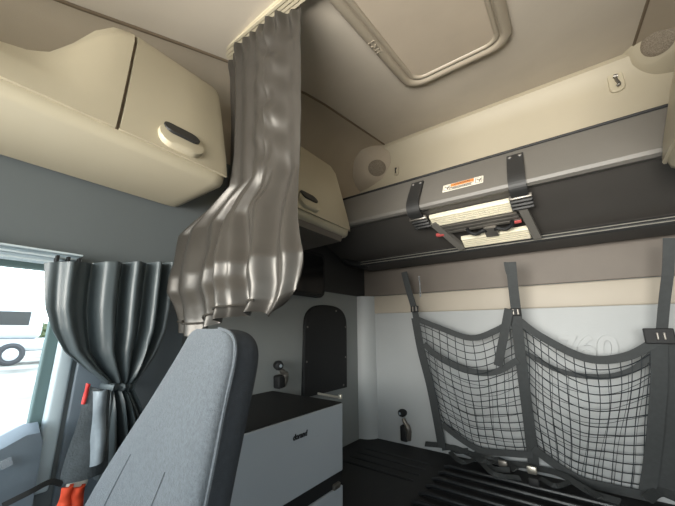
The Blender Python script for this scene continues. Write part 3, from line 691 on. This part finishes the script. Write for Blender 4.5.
gooseneck('small black reading lamp on the left wall above the fridge cabinet top', at_X(279.5, 388, XL + 0.03), at_X(279, 365, XL + 0.03), (1, 0, 0))

# ------------------------------------------------------------------ lower bunk
BZ = 0.72
lb = thing('lower_bunk', 'black lower bunk base with ribbed deck along the rear wall', 'bunk', (XM, 1.5, 0))
bm = BM(); box(bm, (XL + 0.002, 1.155, 0.0), (XR - 0.002, 1.185, BZ - 0.03)); obj('front_board', bm, 'black', lb)
bm = BM(); box(bm, (XL + 0.002, 1.15, BZ - 0.03), (XR - 0.002, YR - 0.02, BZ), 0.006); obj('deck', bm, 'black', lb)
bm = BM()
for k in range(8):
    y = 1.20 + 0.083 * k; tube(bm, [(-0.63, y, BZ + 0.002), (-0.60, y, BZ + 0.012), (XR - 0.06, y, BZ + 0.012), (XR - 0.03, y, BZ + 0.002)], 0.009, 8)
for k in range(4):
    y = 1.55 + 0.075 * k; tube(bm, [(-1.10, y, BZ - 0.008), (-1.06, y, BZ - 0.006), (-0.74, y, BZ - 0.006), (-0.70, y, BZ - 0.008)], 0.012, 8)
obj('ribs', bm, mat('rib_plastic', (24, 26, 29), 0.35, var=0.05), lb, True)

# ------------------------------------------------------------------ restraint net
net = thing('restraint_net', 'dark cord restraint net with webbing borders hanging on the rear wall', 'net', (-0.2, 1.9, BZ))
def NY(py):                                        # the net leans: forward at the top, on the wall at the bottom
    t = max(0, min(1, (py - 255) / 215.0)); return 1.735 + (1.955 - 1.735) * t
def npt(px, py, off=0.0):
    q = at_Y(px, py, NY(py) + off); q.z = max(q.z, BZ + 0.02); return q
def poly(pix, n=8, off=0.0): return smooth_path([npt(*q, off) for q in pix], n)
L_edge = [(415, 318), (421, 350), (430, 385), (437, 420), (442, 448)]
M_edge = [(516, 318), (521, 360), (526, 400), (530, 432), (534, 468)]
R_edge = [(659, 340), (659, 380), (656, 420), (652, 460), (647, 499)]
topL = [(415, 318), (440, 328), (471, 338), (497, 330), (516, 318)]
botL = [(442, 424), (458, 437), (480, 450), (505, 453), (533, 455)]
topR = [(516, 318), (540, 336), (585, 358), (625, 357), (659, 340)]
botR = [(533, 448), (553, 463), (580, 480), (612, 493), (647, 499)]
def resample(P, n):
    L = [0]
    for a, b in zip(P, P[1:]): L.append(L[-1] + (b - a).length)
    out = []; j = 0
    for k in range(n + 1):
        s = L[-1] * k / n
        while j < len(P) - 2 and L[j + 1] < s: j += 1
        out.append(P[j].lerp(P[j + 1], (s - L[j]) / max(1e-9, L[j + 1] - L[j])))
    return out
def net_panel(left, right, top, bot, nu, nv, bulge, cord=0.0015):
    A = resample(poly(left), 40); B = resample(poly(right), 40); T = resample(poly(top), 40); D = resample(poly(bot), 40)
    def ev(P, t): k = t * 40; i = min(int(k), 39); return P[i].lerp(P[i + 1], k - i)
    def S(u, v):
        c = ev(A, v).lerp(ev(B, v), u) + ev(T, u).lerp(ev(D, u), v)
        c -= (A[0].lerp(B[0], u)).lerp(A[-1].lerp(B[-1], u), v)
        c.y -= bulge * math.sin(PI * u) * math.sin(PI * min(1, v * 1.0))
        c.y += 0.004 * math.sin(17 * u + 5 * v)
        c.y = min(c.y, YR - 0.03)
        c.x += 0.006 * math.sin(6 * v + 9 * u); c.z += 0.006 * math.sin(8 * u + 4 * v); return c
    bm = BM(); n_ = 26
    for i in range(1, nu): tube(bm, [S(i / nu, k / n_) for k in range(n_ + 1)], cord, 4)
    for j in range(1, nv): tube(bm, [S(k / n_, j / nv) for k in range(n_ + 1)], cord, 4)
    return bm, S
left_in = [(415, 318), (421, 350), (430, 385), (437, 412), (442, 424)]
mid_inL = [(516, 318), (521, 350), (525, 400), (529, 430), (533, 455)]
mid_inR = [(516, 318), (521, 350), (525, 395), (529, 425), (533, 448)]
bm, S1 = net_panel(left_in, mid_inL, topL, botL, 12, 16, 0.03, 0.0020); obj('left_mesh', bm, 'net', net)
bm, S2 = net_panel(mid_inR, R_edge, topR, botR, 15, 15, 0.035, 0.0021); obj('right_mesh', bm, 'net', net)
# second, slacker layer hanging behind
bm, S3 = net_panel(left_in, mid_inL, [(421, 340), (450, 364), (485, 374), (505, 368), (520, 355)], botL, 6, 7, -0.005, 0.0010); obj('left_back_mesh', bm, 'net', net)
bm, S4 = net_panel(mid_inR, R_edge, [(522, 350), (550, 370), (600, 378), (632, 370), (659, 352)], botR, 8, 7, -0.005, 0.0010); obj('right_back_mesh', bm, 'net', net)
def strap(name, pix, w, off=-0.008, th=0.004, m='web', n=6):
    bm = BM(); ribbon(bm, poly(pix, n, off), w, th); return obj(name, bm, m, net)
strap('side_webbing', L_edge, 0.045); strap('side_webbing', R_edge, 0.050); strap('middle_webbing', M_edge, 0.048)
strap('side_flap', [(672, 336), (672, 400), (669, 450), (662, 496)], 0.075, 0.012)
strap('top_webbing', topL, 0.030, -0.010); strap('top_webbing', topR, 0.034, -0.010)
strap('inner_webbing', [(424, 344), (440, 358), (470, 371), (495, 372), (518, 360)], 0.030, -0.016)
strap('inner_webbing', [(524, 352), (560, 371), (600, 377), (632, 370), (656, 350)], 0.022, 0.004)
strap('bottom_webbing', botL, 0.030, -0.012); strap('bottom_webbing', botR, 0.036, -0.012)
strap('hanging_strap', [(404, 272), (408, 288), (414, 308), (417, 322)], 0.036, -0.012)
strap('hanging_strap', [(511, 262), (513, 285), (516, 310), (518, 326)], 0.044, -0.012)
strap('hanging_strap', [(669, 238), (668, 270), (664, 305), (661, 342)], 0.034, -0.012)
strap('strap_tail', [(509, 309), (506, 325), (502, 345), (498, 366)], 0.040, -0.030)
strap('strap_tail', [(505, 262), (507, 272), (511, 280)], 0.012, -0.015)
strap('strap_tail', [(419, 276), (420, 286), (420.5, 297)], 0.008, -0.02, m='steel')
for px, py in ((415, 309), (516, 312), (661, 336)):
    c = npt(px, py, -0.022); big = px > 600
    bm = BM(); h = (0.05, 0.030) if big else (0.026, 0.018)
    box(bm, c - Vector((h[0], 0.006, h[1])), c + Vector((h[0] * 0.8, 0.006, h[1])), 0.004); bk = obj('buckle', bm, 'black', net)
    for k in ((-1, 1)):
        bm = BM(); box(bm, c + Vector((k * 0.010 - 0.004, -0.011, -0.014)), c + Vector((k * 0.010 + 0.003, -0.005, 0.014)), 0.002); obj('buckle_bar', bm, 'alu_dark', bk)
# loose straps and buckles lying at the foot of the net
for pts, w in (([(442, 448), (455, 446), (470, 452), (485, 458), (505, 463), (533, 466)], 0.03), ([(446, 428), (448, 444), (458, 450), (472, 446)], 0.03), ([(470, 456), (482, 452), (492, 468), (510, 470)], 0.026), ([(535, 468), (560, 474), (590, 492), (620, 502)], 0.028), ([(647, 500), (660, 492), (676, 484)], 0.035), ([(450, 452), (462, 462), (478, 460), (494, 474), (520, 478)], 0.022), ([(474, 448), (486, 462), (500, 458), (516, 470)], 0.03), ([(540, 478), (556, 486), (575, 482), (600, 498)], 0.02)):
    P = [at_Z(px, py, BZ + 0.035 + 0.012 * (i % 2)) for i, (px, py) in enumerate(pts)]
    for q in P: q.y = min(q.y, YR - 0.05)
    bm = BM(); ribbon(bm, smooth_path(P, 5), w, 0.004, (0, -0.6, 0.8)); obj('loose_strap', bm, 'web', net)
for px, py, m_ in ((532, 470, 'alu'), (503, 464, 'alu_dark'), (487, 455, 'alu_dark'), (534, 482, 'black')):
    c = at_Z(px, py, BZ + 0.05)
    if c.y > YR - 0.06: c.y = YR - 0.06
    bm = BM(); box(bm, c - Vector((0.020, 0.010, 0.016)), c + Vector((0.020, 0.010, 0.016)), 0.005); obj('foot_buckle', bm, m_, net, True)

# ------------------------------------------------------------------ outside the left window
GZ = -0.9
bm = BM(); box(bm, (-90, -60, GZ - 0.1), (-1.6, 60, GZ)); gr = struct('ground', bm, 'ground')
bk = thing('parked_truck', 'white parked truck seen through the left window', 'truck', (-30, 4.5, GZ))
wc_ = at_X(10, 358, -30.0); GR = wc_.z - 0.75
bm = BM(); box(bm, (-33, -12, GZ + 0.9), (-30.3, 9.5, GZ + 1.7), 0.2); obj('chassis', bm, 'car_white', bk)
bm = BM(); box(bm, (-33, 2.5, GZ + 1.7), (-30.3, 6.2, GZ + 3.9), 0.35, 4); obj('cab', bm, 'car_white', bk, True)
bm = BM(); box(bm, (-30.34, 3.2, GZ + 2.6), (-30.28, 5.4, GZ + 3.5), 0.02); obj('cab_window', bm, 'gloss', bk)
bm = BM(); box(bm, (-33, -12, GZ + 1.7), (-30.3, 1.9, GZ + 4.6), 0.08); obj('cargo_box', bm, 'car_white', bk)
for y in (wc_.y, wc_.y - 9, wc_.y - 11.5):
    bm = BM(); c = Vector((-30.1, y, GZ + 0.72)); lathe(bm, c - Vector((0.4, 0, 0)), (1, 0, 0), [(0.0, 0), (0.55, 0), (0.72, 0.05), (0.72, 0.35), (0.55, 0.42), (0.42, 0.36), (0, 0.36)], 28); wh = obj('wheel', bm, 'tyre', bk, True)
    bm = BM(); lathe(bm, c - Vector((0.02, 0, 0)), (1, 0, 0), [(0, 0), (0.40, 0), (0.36, 0.03), (0.14, 0.03), (0.12, 0.10), (0, 0.10)], 24); obj('hub', bm, 'car_white', wh, True)
for i, (px, py, s) in enumerate(((32, 330, 2.2), (18, 331, 1.5))):
    c = at_X(px, py, (-60, -66)[i]); c.z = GZ
    bm = BM(); bmesh.ops.create_icosphere(bm, subdivisions=4, radius=s)
    for v in bm.verts:
        k = 1 + 0.25 * math.sin(5 * v.co.x + 2) * math.sin(4 * v.co.y + i) * math.cos(6 * v.co.z); v.co = v.co * k; v.co.z *= 0.8
        v.co += c + Vector((0, 0, s * 0.75))
    b_ = obj('bush', bm, 'foliage'); tag(b_, ('green bush on the far lot edge nearer the pillar', 'smaller green bush on the far lot edge beyond the truck')[i], 'bush')
